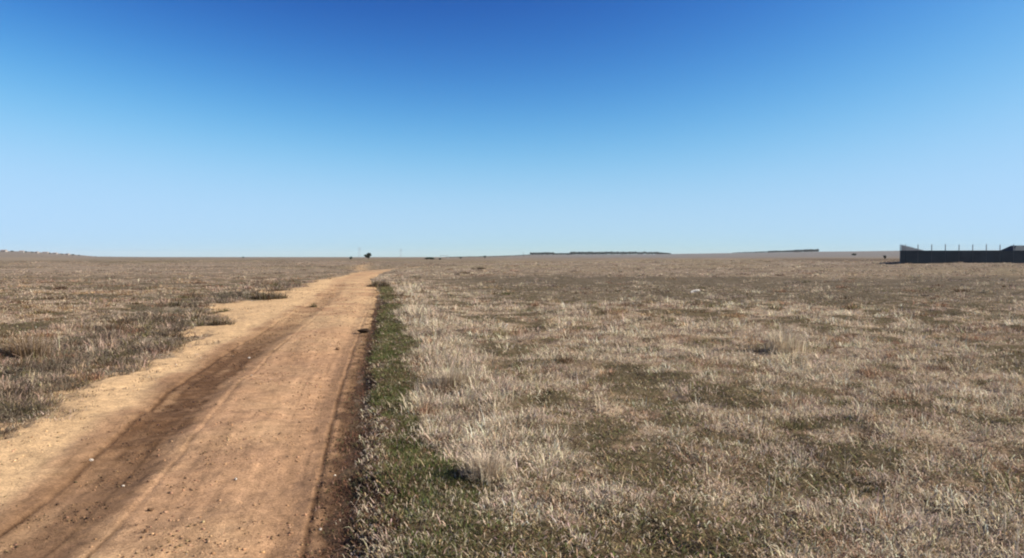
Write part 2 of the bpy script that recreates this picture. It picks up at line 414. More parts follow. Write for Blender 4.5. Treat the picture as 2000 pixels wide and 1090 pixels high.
def expand(x, y, z, h, rad, nb, C, lean_lo, lean_hi, wmul=1.0, lying=0.15, cvar=0.22):
    """tufts -> blades"""
    i = np.repeat(np.arange(len(x)), nb); n = len(i)
    az = rng.uniform(0, 2 * math.pi, n); rr = rad[i] * np.sqrt(rng.random(n))
    px = x[i] + rr * np.cos(az); py = y[i] + rr * np.sin(az)
    outward = az + rng.uniform(-0.8, 0.8, n)
    lean = rng.uniform(0, 1, n) ** 0.8 * (lean_hi[i] - lean_lo[i]) + lean_lo[i]
    ly = rng.random(n) < lying
    lean = np.where(ly, rng.uniform(1.0, 1.4, n), lean)
    Ln = h[i] * rng.uniform(0.45, 1.15, n)
    d = np.hypot(px, py)
    w = np.maximum(0.0045 + 0.0030 * rng.random(n), 0.00058 * d * rng.uniform(0.6, 1.4, n)) * wmul
    v = rng.normal(1, cvar, n).clip(0.5, 1.7)
    hue = rng.normal(0, 0.05, (n, 3))
    c = (C[i] * (1 + hue) * v[:, None]).clip(0.01, 0.75)
    P = np.stack([px, py, z[i] - 0.01], 1)
    return P, outward, lean, Ln, w, c

def allowed(x, y, z, e, n):
    el_ = z['el'] > -1.2
    k = (e < -0.02) & ((e < -0.10) | (rng.random(n) < 0.35))
    k &= ~(el_ & (e > -0.55) & (rng.random(n) < 0.62))
    weedy = el_ & (e >= -0.02) & (e < 1.0) & (y > 7) & (y < 40) & (rng.random(n) < 0.55 * sst(0.05, 0.5, fbm(x, y, 0.55, 161, 2)) * sst(1.0, 0.1, e))
    k = k | weedy
    k &= ~((~el_) & (e > -0.14) & (rng.random(n) < 0.75) & (y < 40))
    return k

def build_grass():
    parts = []
    f_ = lambda v: np.clip(v, 0.001, None)
    # 1. the low matted sward: short leaning blades, olive, umber and faded straw
    N = 80000
    x, y = scatter(N, 2.6, 320)
    z = field_zone(x, y); e = road_in(x, y)
    k = allowed(x, y, z, e, N) & (z['green'] < rng.random(N) * 0.85 + 0.15 * sst(5.4, 4.3, y)) & (rng.random(N) < np.clip(0.78 + 0.25 * z['n2'] + 0.25 * z['n1'], 0.35, 1))
    x, y = x[k], y[k]; z = {q: v[k] for q, v in z.items()}; n = len(x); d = np.hypot(x, y)
    L_ = (~z['right']).astype(float); dark = 1 - z['patch']
    C = pick(n, [f_(0.42 - 0.38 * dark), f_(0.34 - 0.24 * dark + 0.1 * L_), f_(0.12 - 0.08 * dark + 0.10 * z['n3']), f_(0.08 + 0.36 * dark + 0.25 * z['low']), f_(0.03 + 0.20 * dark * sst(40, 12, d) * (1 - L_ * .6)), f_(0.05 + 0.26 * dark + 0.1 * z['low']), f_(0.03 + 0.4 * z['scrub'])],
             [STRAW, MAUVE, OCHRE, OLIVE, GREEN, UMBER, GREY])
    C = C * (1 - 0.26 * L_ * np.array([[0.75], [0.92], [1.0]])).T * (1 - 0.30 * z['low'])[:, None]
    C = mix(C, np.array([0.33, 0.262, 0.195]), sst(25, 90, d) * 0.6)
    h = (0.03 + 0.08 * rng.random(n) * (0.35 + 0.65 * z['patch'])) * np.interp(d, [4, 12, 40, 300], [0.9, 1.1, 1.4, 1.6]) * (1 - 0.3 * z['low'])
    rad = (0.04 + 0.06 * rng.random(n)) * np.maximum(1, d * 0.05)
    gz_ = np.maximum(ground_z(x, y), np.where(road_in(x, y) > 0.0, road_z(x, y), -9))
    parts.append(expand(x, y, gz_, h, rad, (6 + 4 * rng.random(n)).astype(int), C, np.full(n, 0.2), np.full(n, 1.25), lying=0.45, cvar=0.30))
    # 2. clumps: tufts gathered round centres, tallest in the middle, one colour each, on the spots the land favours
    for M, lo_r, hi_r, lo_h, hi_h, nlo, nhi in ((20000, 0.05, 0.14, 0.07, 0.19, 2, 5), (14500, 0.12, 0.32, 0.13, 0.32, 6, 13)):
        cx, cy = scatter(M, 2.8, 300); z = field_zone(cx, cy); e = road_in(cx, cy)
        nq = fbm(cx, cy, 1.25, 119, 2)
        fav = -0.12 + 1.0 * z['patch'] + 0.25 * nq + 0.4 * z['tan'] + 0.45 * z['scrub'] - 0.50 * z['low'] + 0.10 * (~z['right']) + 0.25 * z['scrub']
        k = (e < -0.12) & ((~z['right']) | (z['er'] > 0.42) | (cy > 40)) & (z['green'] < 0.45 * rng.random(M) + 0.02 + 0.4 * sst(6.0, 4.6, cy)) & (rng.random(M) < np.clip(fav, 0.04, 1))
        cx, cy = cx[k], cy[k]; z = {q: v[k] for q, v in z.items()}; m = len(cx); cd_ = np.hypot(cx, cy)
        L_ = (~z['right']).astype(float)
        CC = pick(m, [f_(0.52 + 0.3 * z['tan'] + 0.25 * z['n3'] - 0.34 * L_), f_(0.28 + 0.16 * L_), f_(0.14 + 0.16 * z['n4'] + 0.25 * L_ * (1 - z['scrub'])), f_(0.07 + 0.15 * z['scrub']), f_(0.06 + 0.16 * L_), f_(0.02 + 1.3 * z['scrub']), f_(0.13 + 0.03 * L_)],
                  [STRAW, MAUVE, OCHRE, OLIVE * 1.2, UMBER, GREY, RUST])
        CC = CC * (1 - 0.30 * L_ * np.array([[0.75], [0.92], [1.0]])).T * rng.normal(1, 0.16, (m, 1)).clip(0.6, 1.4) * (1 - 0.2 * z['low'])[:, None]
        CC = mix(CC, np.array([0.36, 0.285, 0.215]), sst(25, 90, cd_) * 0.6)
        cr = rng.uniform(lo_r, hi_r, m) * np.interp(cd_, [4, 15, 60, 300], [0.8, 1.15, 2.4, 8])
        ch = rng.uniform(lo_h, hi_h, m) * np.interp(cd_, [4, 9, 18, 60, 300], [0.42, 0.66, 1.0, 1.15, 1.3]) * (1 - 0.25 * L_) * (1 + 0.6 * z['scrub']) * (1 + 0.45 * z['tan'])
        nt_ = rng.integers(nlo, nhi, m)
        i = np.repeat(np.arange(m), nt_); n = len(i)
        g = rng.normal(0, 0.55, (n, 2)); x = cx[i] + g[:, 0] * cr[i]; y = cy[i] + g[:, 1] * cr[i]
        h = ch[i] * np.exp(-0.5 * (g ** 2).sum(1)) * rng.uniform(0.75, 1.2, n)
        e = road_in(x, y); k = e < -0.05
        x, y, h, i = x[k], y[k], h[k], i[k]; n = len(x)
        parts.append(expand(x, y, ground_z(x, y), h, cr[i] * 0.45, rng.integers(7, 12, n), CC[i], np.full(n, 0.15), np.full(n, 1.25), lying=0.30, cvar=0.26))
    # 2b. fallen straw and crumbs of dead leaf on the soil
    m = 230000
    x, y = scatter(m, 2.6, 45); z = field_zone(x, y); e = road_in(x, y)
    k = (e < -0.05) & (rng.random(m) < 1 - 0.8 * z['green'])
    x, y = x[k], y[k]; n = len(x); z = {q: v[k] for q, v in z.items()}
    dk = 1 - z['patch']
    C = pick(n, [0.42 - 0.36 * dk, 0.34 - 0.20 * dk, 0.12, 0.08 + 0.30 * dk, 0.10 + 0.24 * dk, 0.02 + 0.12 * dk], [STRAW, MAUVE, OCHRE, OLIVE, UMBER, GREEN])
    parts.append(expand(x, y, ground_z(x, y) + 0.012, rng.uniform(0.035, 0.11, n), np.full(n, 0.02), np.ones(n, int), C, np.full(n, 1.05), np.full(n, 1.5), lying=0.0, cvar=0.3))
    # 3. tall pale stalks that stand out of the mat here and there
    m = 3000
    x, y = scatter(m, 4.5, 70); z = field_zone(x, y); e = road_in(x, y)
    k = (e < -0.9) & (rng.random(m) < np.clip(0.12 + 0.9 * z['n2'] + 0.2 * z['n3'], 0.03, 1)) & (z['low'] < 0.5) & (z['green'] < 0.3)
    x, y = x[k], y[k]; n = len(x)
    C = np.where(rng.random(n)[:, None] < 0.6, STRAW * 1.1, MAUVE)
    h = rng.uniform(0.14, 0.34, n)
    parts.append(expand(x, y, ground_z(x, y), h, np.full(n, 0.05), (2 + 4 * rng.random(n)).astype(int), C, np.full(n, 0.0), np.full(n, 0.55), wmul=0.8, lying=0.0))
    cat = [np.concatenate([p[j] for p in parts]) for j in range(6)]
    print('dry blades', len(cat[0]))
    o = link('dry_grass', blade_mesh('dry_grass', *cat), M_DRY)
    tag(o, 'dry tan and olive steppe grass covering the fields on both sides of the track', 'grass', kind='stuff')
    # the green strip along the right edge of the track
    m = 38000
    y = np.exp(rng.uniform(math.log(2.4), math.log(50), m)); x = roadR(y) + rng.uniform(-0.05, 0.95, m)
    z = field_zone(x, y); e = road_in(x, y)
    k = (rng.random(m) < z['green'] * np.clip(0.75 + 0.4 * z['n1'] + 0.3 * z['n2'], 0.45, 1)) & (e < -0.05)
    x, y = x[k], y[k]; n = len(x); z = {q: v[k] for q, v in z.items()}
    C = pick(n, [f2(0.42 + 0.3 * z['n1']), np.full(n, 0.24), 0.05 + 0.25 * sst(5.6, 4.3, y), np.full(n, 0.20)], [GREEN, OLIVE, STRAW * 0.8, UMBER])
    C = mix(C, OLIVE, sst(10, 30, y) * 0.6)
    h = rng.uniform(0.03, 0.075, n)
    cat = expand(x, y, ground_z(x, y), h, 0.03 + 0.05 * rng.random(n) * np.maximum(1, y * .06), (6 + 4 * rng.random(n)).astype(int), C, np.full(n, 0.1), np.full(n, 1.1), lying=0.2)
    o = link('green_grass', blade_mesh('green_grass', *cat), M_GREEN)
    tag(o, 'strip of short green grass along the right edge of the dirt track', 'grass', kind='stuff')

f2 = lambda v: np.clip(v, 0.02, None)
def build_margin_litter():
    m = 26000
    y = np.exp(rng.uniform(math.log(2.4), math.log(34), m)); x = roadR(y) + rng.uniform(-0.30, 0.48, m)
    er = x - roadR(y); nz = fbm(x, y, 0.3, 171, 2)
    k = rng.random(m) < sst(-0.26, 0.02, er + 0.08 * nz) * sst(0.32, 0.12, er - 0.17 * sst(11, 5.5, y)) * (0.6 + 0.4 * nz)
    x, y = x[k], y[k]; n = len(x)
    C = pick(n, [0.4, 0.25, 0.2, 0.12], [np.array([0.15, 0.075, 0.045]), UMBER * 0.7, np.array([0.21, 0.13, 0.085]), OLIVE * .8])
    zz = np.maximum(ground_z(x, y), np.where(road_in(x, y) > 0.05, road_z(x, y), -9))
    cat = expand(x, y, zz, rng.uniform(0.02, 0.06, n), np.full(n, 0.03), (4 + 3 * rng.random(n)).astype(int), C, np.full(n, 0.3), np.full(n, 1.3), lying=0.5, cvar=0.3)
    o = link('dead_weeds', blade_mesh('dead_weeds', *cat), M_DRY)
    tag(o, 'reddish brown dead weeds along the muddy right margin of the track', 'weeds', kind='stuff')

# ------------------------------------------------------------------ gravel, stones
_t = (1 + 5 ** 0.5) / 2
ICO_V = np.array([(-1, _t, 0), (1, _t, 0), (-1, -_t, 0), (1, -_t, 0), (0, -1, _t), (0, 1, _t), (0, -1, -_t), (0, 1, -_t), (_t, 0, -1), (_t, 0, 1), (-_t, 0, -1), (-_t, 0, 1)], float) / math.hypot(1, _t)
ICO_F = np.array([(0, 11, 5), (0, 5, 1), (0, 1, 7), (0, 7, 10), (0, 10, 11), (1, 5, 9), (5, 11, 4), (11, 10, 2), (10, 7, 6), (7, 1, 8), (3, 9, 4), (3, 4, 2), (3, 2, 6), (3, 6, 8), (3, 8, 9), (4, 9, 5), (2, 4, 11), (6, 2, 10), (8, 6, 7), (9, 8, 1)])

def build_gravel():
    m = 52000
    y = np.exp(rng.uniform(math.log(3.0), math.log(45), m)); t = rng.random(m)
    x = roadR(y) + (roadL(y) - roadR(y)) * t
    s = (roadR(y) - x) / offk(y)
    e = road_in(x, y)
    dens = 0.25 + 0.75 * ((s > 1.55) & (s < 2.05)) + 0.35 * ((s > 0.4) & (s < 1.3)) + 0.5 * (s < 0.22) + 0.25 * fbm(x, y, 0.8, 151, 2)
    dens = dens * sst(-0.25, 0.45, fbm(x, y, 0.30, 153, 3))
    dens = np.where((s > 1.4) & (s < 1.57), 0.06, dens)
    k = (e > 0.02) & (rng.random(m) < dens)
    x, y, s = x[k], y[k], s[k]; n = len(x)
    sz = (0.0028 + 0.0085 * rng.random(n) ** 4) * np.maximum(1, y / 8) ** 0.6
    V = ICO_V[None] * (1 + 0.28 * rng.normal(size=(n, 12, 1)).clip(-1.5, 1.5)) * sz[:, None, None]
    V[:, :, 2] *= rng.uniform(0.5, 0.85, n)[:, None]; V[:, :, 0] *= rng.uniform(0.8, 1.4, n)[:, None]
    V[:, :, 0] += x[:, None]; V[:, :, 1] += y[:, None]; V[:, :, 2] += (road_z(x, y) + sz * 0.25)[:, None]
    C = road_color(x, y) * rng.choice([0.35, 0.5, 0.75, 1.0, 1.25], n)[:, None] * (1 + rng.normal(0, .05, (n, 3)))
    pale = rng.random(n) < 0.004
    C = np.where(pale[:, None], np.array([0.48, 0.40, 0.32]), C).clip(0.02, 0.75)
    F_ = (np.arange(n)[:, None, None] * 12 + ICO_F[None]).reshape(-1, 3)
    o = link('gravel', big_mesh('gravel', V.reshape(-1, 3), F_.ravel(), np.arange(len(F_)) * 3, np.repeat(C, 12, 0), smooth=False), M_PEBBLE)
    tag(o, 'scattered gravel and crumbs of earth on the dirt track', 'gravel', kind='stuff')

def stone(name, px, py, size, mat, label, cat, sc=(1, 1, 0.7), rz=0.0, seed=1, tilt=0.0, sink=0.3):
    import bmesh
    x, y = at(px, py)
    zz = float(max(road_z(np.array([x]), np.array([y]))[0], ground_z(np.array([x]), np.array([y]))[0]))
    bm = bmesh.new(); bmesh.ops.create_icosphere(bm, subdivisions=3, radius=1)
    r_ = random.Random(seed)
    planes = [(np.array([r_.gauss(0, 1), r_.gauss(0, 1), r_.gauss(0, 1)]), r_.uniform(0.55, 0.9)) for _ in range(9)]
    planes = [(p / np.linalg.norm(p), q) for p, q in planes]
    for v in bm.verts:
        p = np.array(v.co)
        for nrm, dist in planes:                     # knapped faces
            dd = p @ nrm
            if dd > dist: p = p - nrm * (dd - dist) * 0.85
        v.co = p * (1 + 0.05 * r_.uniform(-1, 1)) * np.array(sc)
    me = bpy.data.meshes.new(name); bm.to_mesh(me); bm.free()
    o = link(name, me, mat); o.scale = (size / 2,) * 3; o.rotation_euler = (0, tilt, rz); o.location = (x, y, zz + size / 2 * sc[2] * (1 - sink))
    tag(o, label, cat)
    return o

# ------------------------------------------------------------------ shrubs and tussocks
def tussock(name, px, py, w, h, palette, label, cat, nblades=500, lean=1.0, d=None, group=None, wm=1.0):
    x, y = at(px, py) if d is None else along(px, d)
    z = float(ground_z(np.array([x]), np.array([y]))[0])
    n = nblades
    az = rng.uniform(0, 2 * math.pi, n); rr = np.sqrt(rng.random(n))
    sub = rng.normal(0, 0.15, (7, 2)); sub[0] = 0; k = rng.integers(0, 7, n)
    px_ = np.cos(az) * rr * w * 0.28 + sub[k, 0] * w; py_ = np.sin(az) * rr * w * 0.22 + sub[k, 1] * w * 0.7
    zz = ground_z(x + px_, y + py_) - z - 0.02
    P = np.stack([px_, py_, zz], 1)
    Ln = h * rng.uniform(0.5, 1.15, n) * np.exp(-((px_ / (0.55 * w)) ** 2)) 
    ln = rng.uniform(0.05, lean, n)
    wd = np.maximum(0.004, 0.0006 * y * rng.uniform(0.7, 1.5, n)) * wm
    C = np.stack(palette)[rng.integers(0, len(palette), n)] * rng.normal(1, 0.2, (n, 1)).clip(0.5, 1.6)
    me = blade_mesh(name, P, az + rng.uniform(-.7, .7, n), ln, Ln, wd, C.clip(0.01, 0.7))
    o = link(name, me, M_DRY); o.location = (x, y, z)
    tag(o, label, cat, group)
    return o

# ------------------------------------------------------------------ trees
def leaf_quads(centers, size, seed=0):
    n = len(centers)
    a = rng.normal(size=(n, 3)); a /= np.linalg.norm(a, axis=1)[:, None]
    b = np.cross(a, rng.normal(size=(n, 3))); b /= np.linalg.norm(b, axis=1)[:, None]
    s = size * rng.uniform(0.6, 1.4, (n, 1))
    V = np.stack([centers - a * s - b * s * .6, centers + a * s - b * s * .6, centers + a * s * .8 + b * s * .7, centers - a * s * .7 + b * s * .6], 1)
    return V.reshape(-1, 3), np.arange(4 * n), np.arange(n) * 4

def crown_points(w, h, z0, n, lobes=7):
    c = rng.normal(size=(lobes, 3)); c /= np.linalg.norm(c, axis=1)[:, None]; c *= rng.uniform(0.3, 0.62, (lobes, 1))
    k = rng.integers(0, lobes, n)
    p = rng.normal(size=(n, 3)); p /= np.linalg.norm(p, axis=1)[:, None]; p *= rng.random((n, 1)) ** 0.4 * 0.42
    q = c[k] + p
    return q * np.array([w / 2, w / 2, h / 2]) + np.array([0, 0, z0 + h / 2])

def tree(name, px, d, w, h, trunk, label, cat, n=420, leaf=None, group=None, sink=0.0):
    x, y = along(px, d); z = float(ground_z(np.array([x]), np.array([y]))[0]) - sink
    root = empty(name, (x, y, z)); tag(root, label, cat, group)
    b = MB(); th = trunk + 0.45 * (h - trunk)
    b.tube([(0, 0, -0.3), (0.02 * h, 0, th * .5), (-0.02 * h, 0.02 * h, th)], [0.045 * h, 0.035 * h, 0.02 * h])
    for k in range(5):
        a = k * 1.3 + 0.4; q = rng.uniform(0.25, 0.36)
        b.tube([(0, 0, th * 0.6), (math.cos(a) * w * q * .5, math.sin(a) * w * q * .5, th * .9), (math.cos(a) * w * q, math.sin(a) * w * q, trunk + (h - trunk) * rng.uniform(.4, .75))], [0.02 * h, 0.015 * h, 0.006 * h], 5)
    b.build('trunk', M_BARK, root, True)
    V, lo, st = leaf_quads(crown_points(w, h - trunk, trunk, n), leaf or w * 0.055)
    link('crown', big_mesh('crown', V, lo, st, smooth=False), M_LEAF, root)
    return root

def woods(name, pts, n, hgt, spread, label):
    """a far belt of trees: leaf clumps and stems along a polyline of (px, distance)"""
    pts = np.array(pts, float); t = (np.arange(n) + rng.random(n)) / n * (len(pts) - 1)
    px = np.interp(t, np.arange(len(pts)), pts[:, 0]); d = np.interp(t, np.arange(len(pts)), pts[:, 1]) + rng.uniform(-spread, spread, n)
    hh = np.interp(t, np.arange(len(pts)), pts[:, 2]) * hgt
    x = (px - 1000) / F * d; y = d; z = ground_z(x, y)
    hh = hh * rng.uniform(0.75, 1.2, n)
    i = np.repeat(np.arange(n), 34); m = len(i)
    p = rng.normal(size=(m, 3)); p /= np.linalg.norm(p, axis=1)[:, None]; p *= rng.random((m, 1)) ** 0.45
    c = np.stack([x[i] + p[:, 0] * hh[i] * .40, y[i] + p[:, 1] * hh[i] * .40, z[i] + hh[i] * (0.56 + 0.46 * p[:, 2])], 1)
    V, lo, st = leaf_quads(c, (hh[i] * 0.13)[:, None])
    o = link(name, big_mesh(name, V, lo, st, smooth=False), M_LEAF)
    tag(o, label, 'woods', kind='stuff')

# ------------------------------------------------------------------ built things
def gz(x, y): return float(ground_z(np.array([float(x)]), np.array([float(y)]))[0])

def fence():
    d0 = 123.0; x0 = along(1758, d0)[0]
    root = empty('metal_fence', (x0, d0, gz(x0, d0)), 0)
    tag(root, 'long dark navy sheet metal fence with thin posts standing above its top edge', 'fence')
    bay = 2.28; nb = 15; H = 2.2
    dirx = np.array([math.cos(0.015), math.sin(0.015)])
    dirb = np.array([0.505, 0.863])
    pitch, depth = 0.19, 0.022
    def panel(p0, dr, length):
        m = MB(); k = int(length / (pitch / 4)); nrm = np.array([dr[1], -dr[0]])
        pro = [0, 1, 1, 0]
        vs = []
        for side, off in ((0, 0.0), (1, -0.004)):
            for j in range(k + 1):
                q = np.array(p0) + dr * (length - 0.02) * j / k + nrm * (depth * pro[j % 4] + off)
                g0 = gz(x0 + q[0], d0 + q[1]) - root.location.z
                vs += [(q[0], q[1], g0 - 0.04), (q[0], q[1], H)]
        n2 = 2 * (k + 1); fs = []
        for j in range(k):
            a = 2 * j; fs.append((a, a + 2, a + 3, a + 1)); b_ = n2 + 2 * j; fs.append((b_, b_ + 1, b_ + 3, b_ + 2))
            fs.append((a + 1, a + 3, b_ + 3, b_ + 1)); fs.append((a, b_, b_ + 2, a + 2))
        fs.append((0, 1, n2 + 1, n2)); fs.append((2 * k, n2 + 2 * k, n2 + 2 * k + 1, 2 * k + 1))
        m.add(vs, fs); m.build('fence_panel', M_PANEL, root)
    def post(q, top):
        g0 = gz(x0 + q[0], d0 + q[1]) - root.location.z; m = MB()
        m.box(q[0] - 0.05, q[0] + 0.05, q[1] - 0.05, q[1] + 0.05, g0 - 0.3, top)
        m.tube([(q[0], q[1], top - 0.02), (q[0] - 0.02, q[1] - 0.05, top + 0.16)], [0.03, 0.022], 6)
        m.build('fence_post', M_POST, root)
    starts = [0.0, 0.85, 2.95] + [2.95 + bay * k for k in range(1, nb)]
    for a, b_ in zip(starts[:-1], starts[1:]):
        panel(dirx * a, dirx, b_ - a)
    for k, a in enumerate(starts):
        q = dirx * a + np.array([0.02, 0.075]); post(q, H + (0.9 if k < 2 else 0.92 + 0.05 * math.sin(k * 2.1)))
    for k in range(60):
        panel(dirb * (bay * k + 0.12), dirb, bay - 0.03)
        q = dirb * (bay * (k + 1)) + np.array([0.075, 0]); post(q, H + 0.9)
    for zc, nm in ((H + 0.3, 0), (H + 0.62, 1), (H + 0.92, 2)):
        w = MB(); pts = [tuple((dirb * bay * 60)[:2]) + (zc,), (0.02, 0.075, zc)] + [tuple((dirx * a + np.array([0.02, 0.075]))) + (zc - 0.01 * (k % 2),) for k, a in enumerate(starts[1:])]
        w.tube(pts, [0.004] * len(pts), 5); w.build('fence_wire', M_POST, root)

def dark_shed():
    d = 150.0; x, y = along(1990, d); z = gz(x, y)
    root = empty('dark_shed', (x, y, z)); tag(root, 'dark hipped roof of a shed showing over the fence at the frame edge', 'shed')
    w = MB(); w.box(-0.9, 5.6, 0, 4, -0.1, 2.45); w.build('wall', M_DARKROOF, root)
    r = MB(); r.add([(-1.2, -0.3, 2.40), (5.9, -0.3, 2.40), (5.9, 4.3, 2.40), (-1.2, 4.3, 2.40), (0.2, 1.2, 3.45), (4.6, 1.2, 3.45), (4.6, 2.8, 3.45), (0.2, 2.8, 3.45)],
                    [(0, 3, 2, 1), (0, 1, 5, 4), (1, 2, 6, 5), (2, 3, 7, 6), (3, 0, 4, 7), (4, 5, 6, 7)]); r.build('roof', M_DARKROOF, root)

def house(px, d, w, h, label, rz=0.0):
    x, y = along(px, d); z = gz(x, y)
    root = empty('village_house', (x, y, z), rz); tag(root, label, 'house', 'houses on the far left ridge')
    b = MB(); b.box(-w / 2, w / 2, 0, w * .7, -1, h * .65); b.build('wall', M_WALLPALE, root)
    e = 0.25; dd = w * .7
    r = MB(); r.add([(-w / 2 - e, -e, h * .65), (w / 2 + e, -e, h * .65), (w / 2 + e, dd + e, h * .65), (-w / 2 - e, dd + e, h * .65), (-w / 2 - e, dd / 2, h), (w / 2 + e, dd / 2, h)],
                    [(0, 3, 2, 1), (0, 1, 5, 4), (2, 3, 4, 5), (0, 4, 3), (1, 2, 5)]); r.build('roof', M_REDROOF, root)
    for k in (-0.25, 0.25):
        wi = MB(); wi.box(k * w - .6, k * w + .6, -0.06, -0.005, h * .2, h * .45); wi.build('window', M_WINDOW, root)

def pylon(px, d, H, label):
    x, y = along(px, d); z = gz(x, y)
    root = empty('power_pylon', (x, y, z)); tag(root, label, 'pylon', 'power pylons on the horizon')
    m = MB(); b = H * .09; t = H * .018
    cs = [(-1, -1), (1, -1), (1, 1), (-1, 1)]
    at_h = lambda f: b + (t - b) * f
    for sx, sy in cs: m.tube([(sx * b, sy * b, -1), (sx * t, sy * t, H)], [.16, .12], 4)
    for k in range(7):
        f0, f1 = k / 7, (k + 1) / 7; a0, a1 = at_h(f0), at_h(f1)
        for q in range(4):
            s0, s1 = cs[q], cs[(q + 1) % 4]
            m.tube([(s0[0] * a0, s0[1] * a0, f0 * H), (s1[0] * a1, s1[1] * a1, f1 * H)], [.09, .09], 4)
            m.tube([(s1[0] * a0, s1[1] * a0, f0 * H), (s0[0] * a1, s0[1] * a1, f1 * H)], [.09, .09], 4)
    m.build('lattice_mast', M_STEEL, root)
    for f, wd in ((.72, .17), (.84, .20), (.95, .14)):
        a = MB(); a.tube([(-H * wd, 0, f * H), (0, 0, f * H + .8), (H * wd, 0, f * H)], [.1, .2, .1], 4); a.tube([(-H * wd, 0, f * H), (H * wd, 0, f * H)], [.12, .12], 4)
        a.build('cross_arm', M_STEEL, root)

def gantry():
    d = 520.0; x, y = along(868, d); z = gz(x, y)
    root = empty('steel_frame', (x, y, z)); tag(root, 'thin grey frame of two posts and a crossbar on the horizon', 'frame')
    for sx in (-2.6, 2.4):
        m = MB(); m.tube([(sx, 0, -.4), (sx, 0, 2.9)], [.12, .12], 6); m.build('post', M_STEEL, root)
    m = MB(); m.tube([(-2.75, 0, 2.55), (2.55, 0, 2.55)], [.12, .12], 6); m.build('crossbar', M_STEEL, root)

def pole(px, d, H, r, label):
    x, y = along(px, d); z = gz(x, y)
    root = empty('wooden_pole', (x, y, z)); tag(root, label, 'pole')
    m = MB(); m.tube([(0, 0, -.5), (0, 0, H)], [r, r * .8], 7); m.build('shaft', M_BARK, root)
    c = MB(); c.tube([(-.7, 0, H * .93), (.7, 0, H * .93)], [r * .5, r * .5], 5); c.build('cross_arm', M_BARK, root)

def foam_slab():
    x, y = at(1358, 576); z = gz(x, y)
    m = MB(); n = 9; vs = []
    for k in range(n):
        t = k / (n - 1); xx = -0.19 + 0.38 * t; zz = 0.025 * math.sin(t * 3.0) + 0.08 * t; yy = 0.02 * math.sin(t * 5)
        hw = 0.06 * (1 - 0.5 * abs(t - .5))
        vs += [(xx, yy - hw, zz), (xx, yy + hw, zz + .05), (xx, yy + hw, zz + .09), (xx, yy - hw, zz + .045)]
    fs = [(4 * k + a, 4 * k + (a + 1) % 4, 4 * k + 4 + (a + 1) % 4, 4 * k + 4 + a) for k in range(n - 1) for a in range(4)]
    fs += [(3, 2, 1, 0), (4 * n - 4, 4 * n - 3, 4 * n - 2, 4 * n - 1)]
    m.add(vs, fs); o = m.build('foam_scrap', M_WHITE); o.location = (x, y, z + 0.05); o.rotation_euler = (0, 0, 0.1)
    bv = o.modifiers.new('Bevel', 'BEVEL'); bv.width = 0.008; bv.segments = 2
    tag(o, 'white curved scrap of foam lying in the short dry grass on the right', 'litter')

# ------------------------------------------------------------------ assemble
build_ground()
build_road()
build_grass()
build_margin_litter()
build_gravel()

for a in (
    ('stone', 172, 900, 0.034, M_PALESTONE, 'small white stone in the groove left of the dark wheel rut', 'stone', (1, .8, .7), .3, 1),
    ('stone', 234, 949, 0.024, M_PALESTONE, 'pale pebble on the right lip of the dark wheel rut', 'stone', (1, .9, .6), 1.2, 2),
    ('stone', 456, 949, 0.026, M_PALESTONE, 'whitish pebble alone on the gravelly middle of the track', 'stone', (1, .8, .8), 2.2, 3),
    ('stone', 651, 933, 0.022, M_PALESTONE, 'white chip of stone at the muddy right edge, left one of two', 'stone', (1, .7, .7), .6, 4),
    ('stone', 680, 942, 0.020, M_PALESTONE, 'white chip of stone under the right bank, right one of two', 'stone', (.9, 1, .8), .1, 5),
    ('stone', 622, 1040, 0.022, M_PALESTONE, 'pinkish white stone on the brown strip nearest the camera', 'stone', (1, .9, .8), .9, 6),
    ('stone', 485, 698, 0.045, M_PALESTONE, 'cream stone in the middle of the track beyond the wheel rut', 'stone', (1, .9, .6), .9, 7),
    ('earth_clod', 288, 1009, 0.045, M_EARTH, 'brown clod of earth beside the smooth tyre strip', 'clod', (1, .7, .6), .4, 8),
    ('earth_clod', 158, 906, 0.05, M_EARTH, 'long dark clod of earth in the groove beside the white stone', 'clod', (1.3, .5, .4), .5, 9),
    ('earth_clod', 659, 685, 0.09, M_EARTH, 'brown clod of earth by the thin groove near the right bank', 'clod', (1, .8, .6), .2, 10),
):
    stone(*a)
stone('dung_lump', 708, 652, 0.27, M_CLOD, 'dark flattened lump of dung at the right edge of the track', 'dung', (1, .55, .40), .12, 21, sink=0.2)

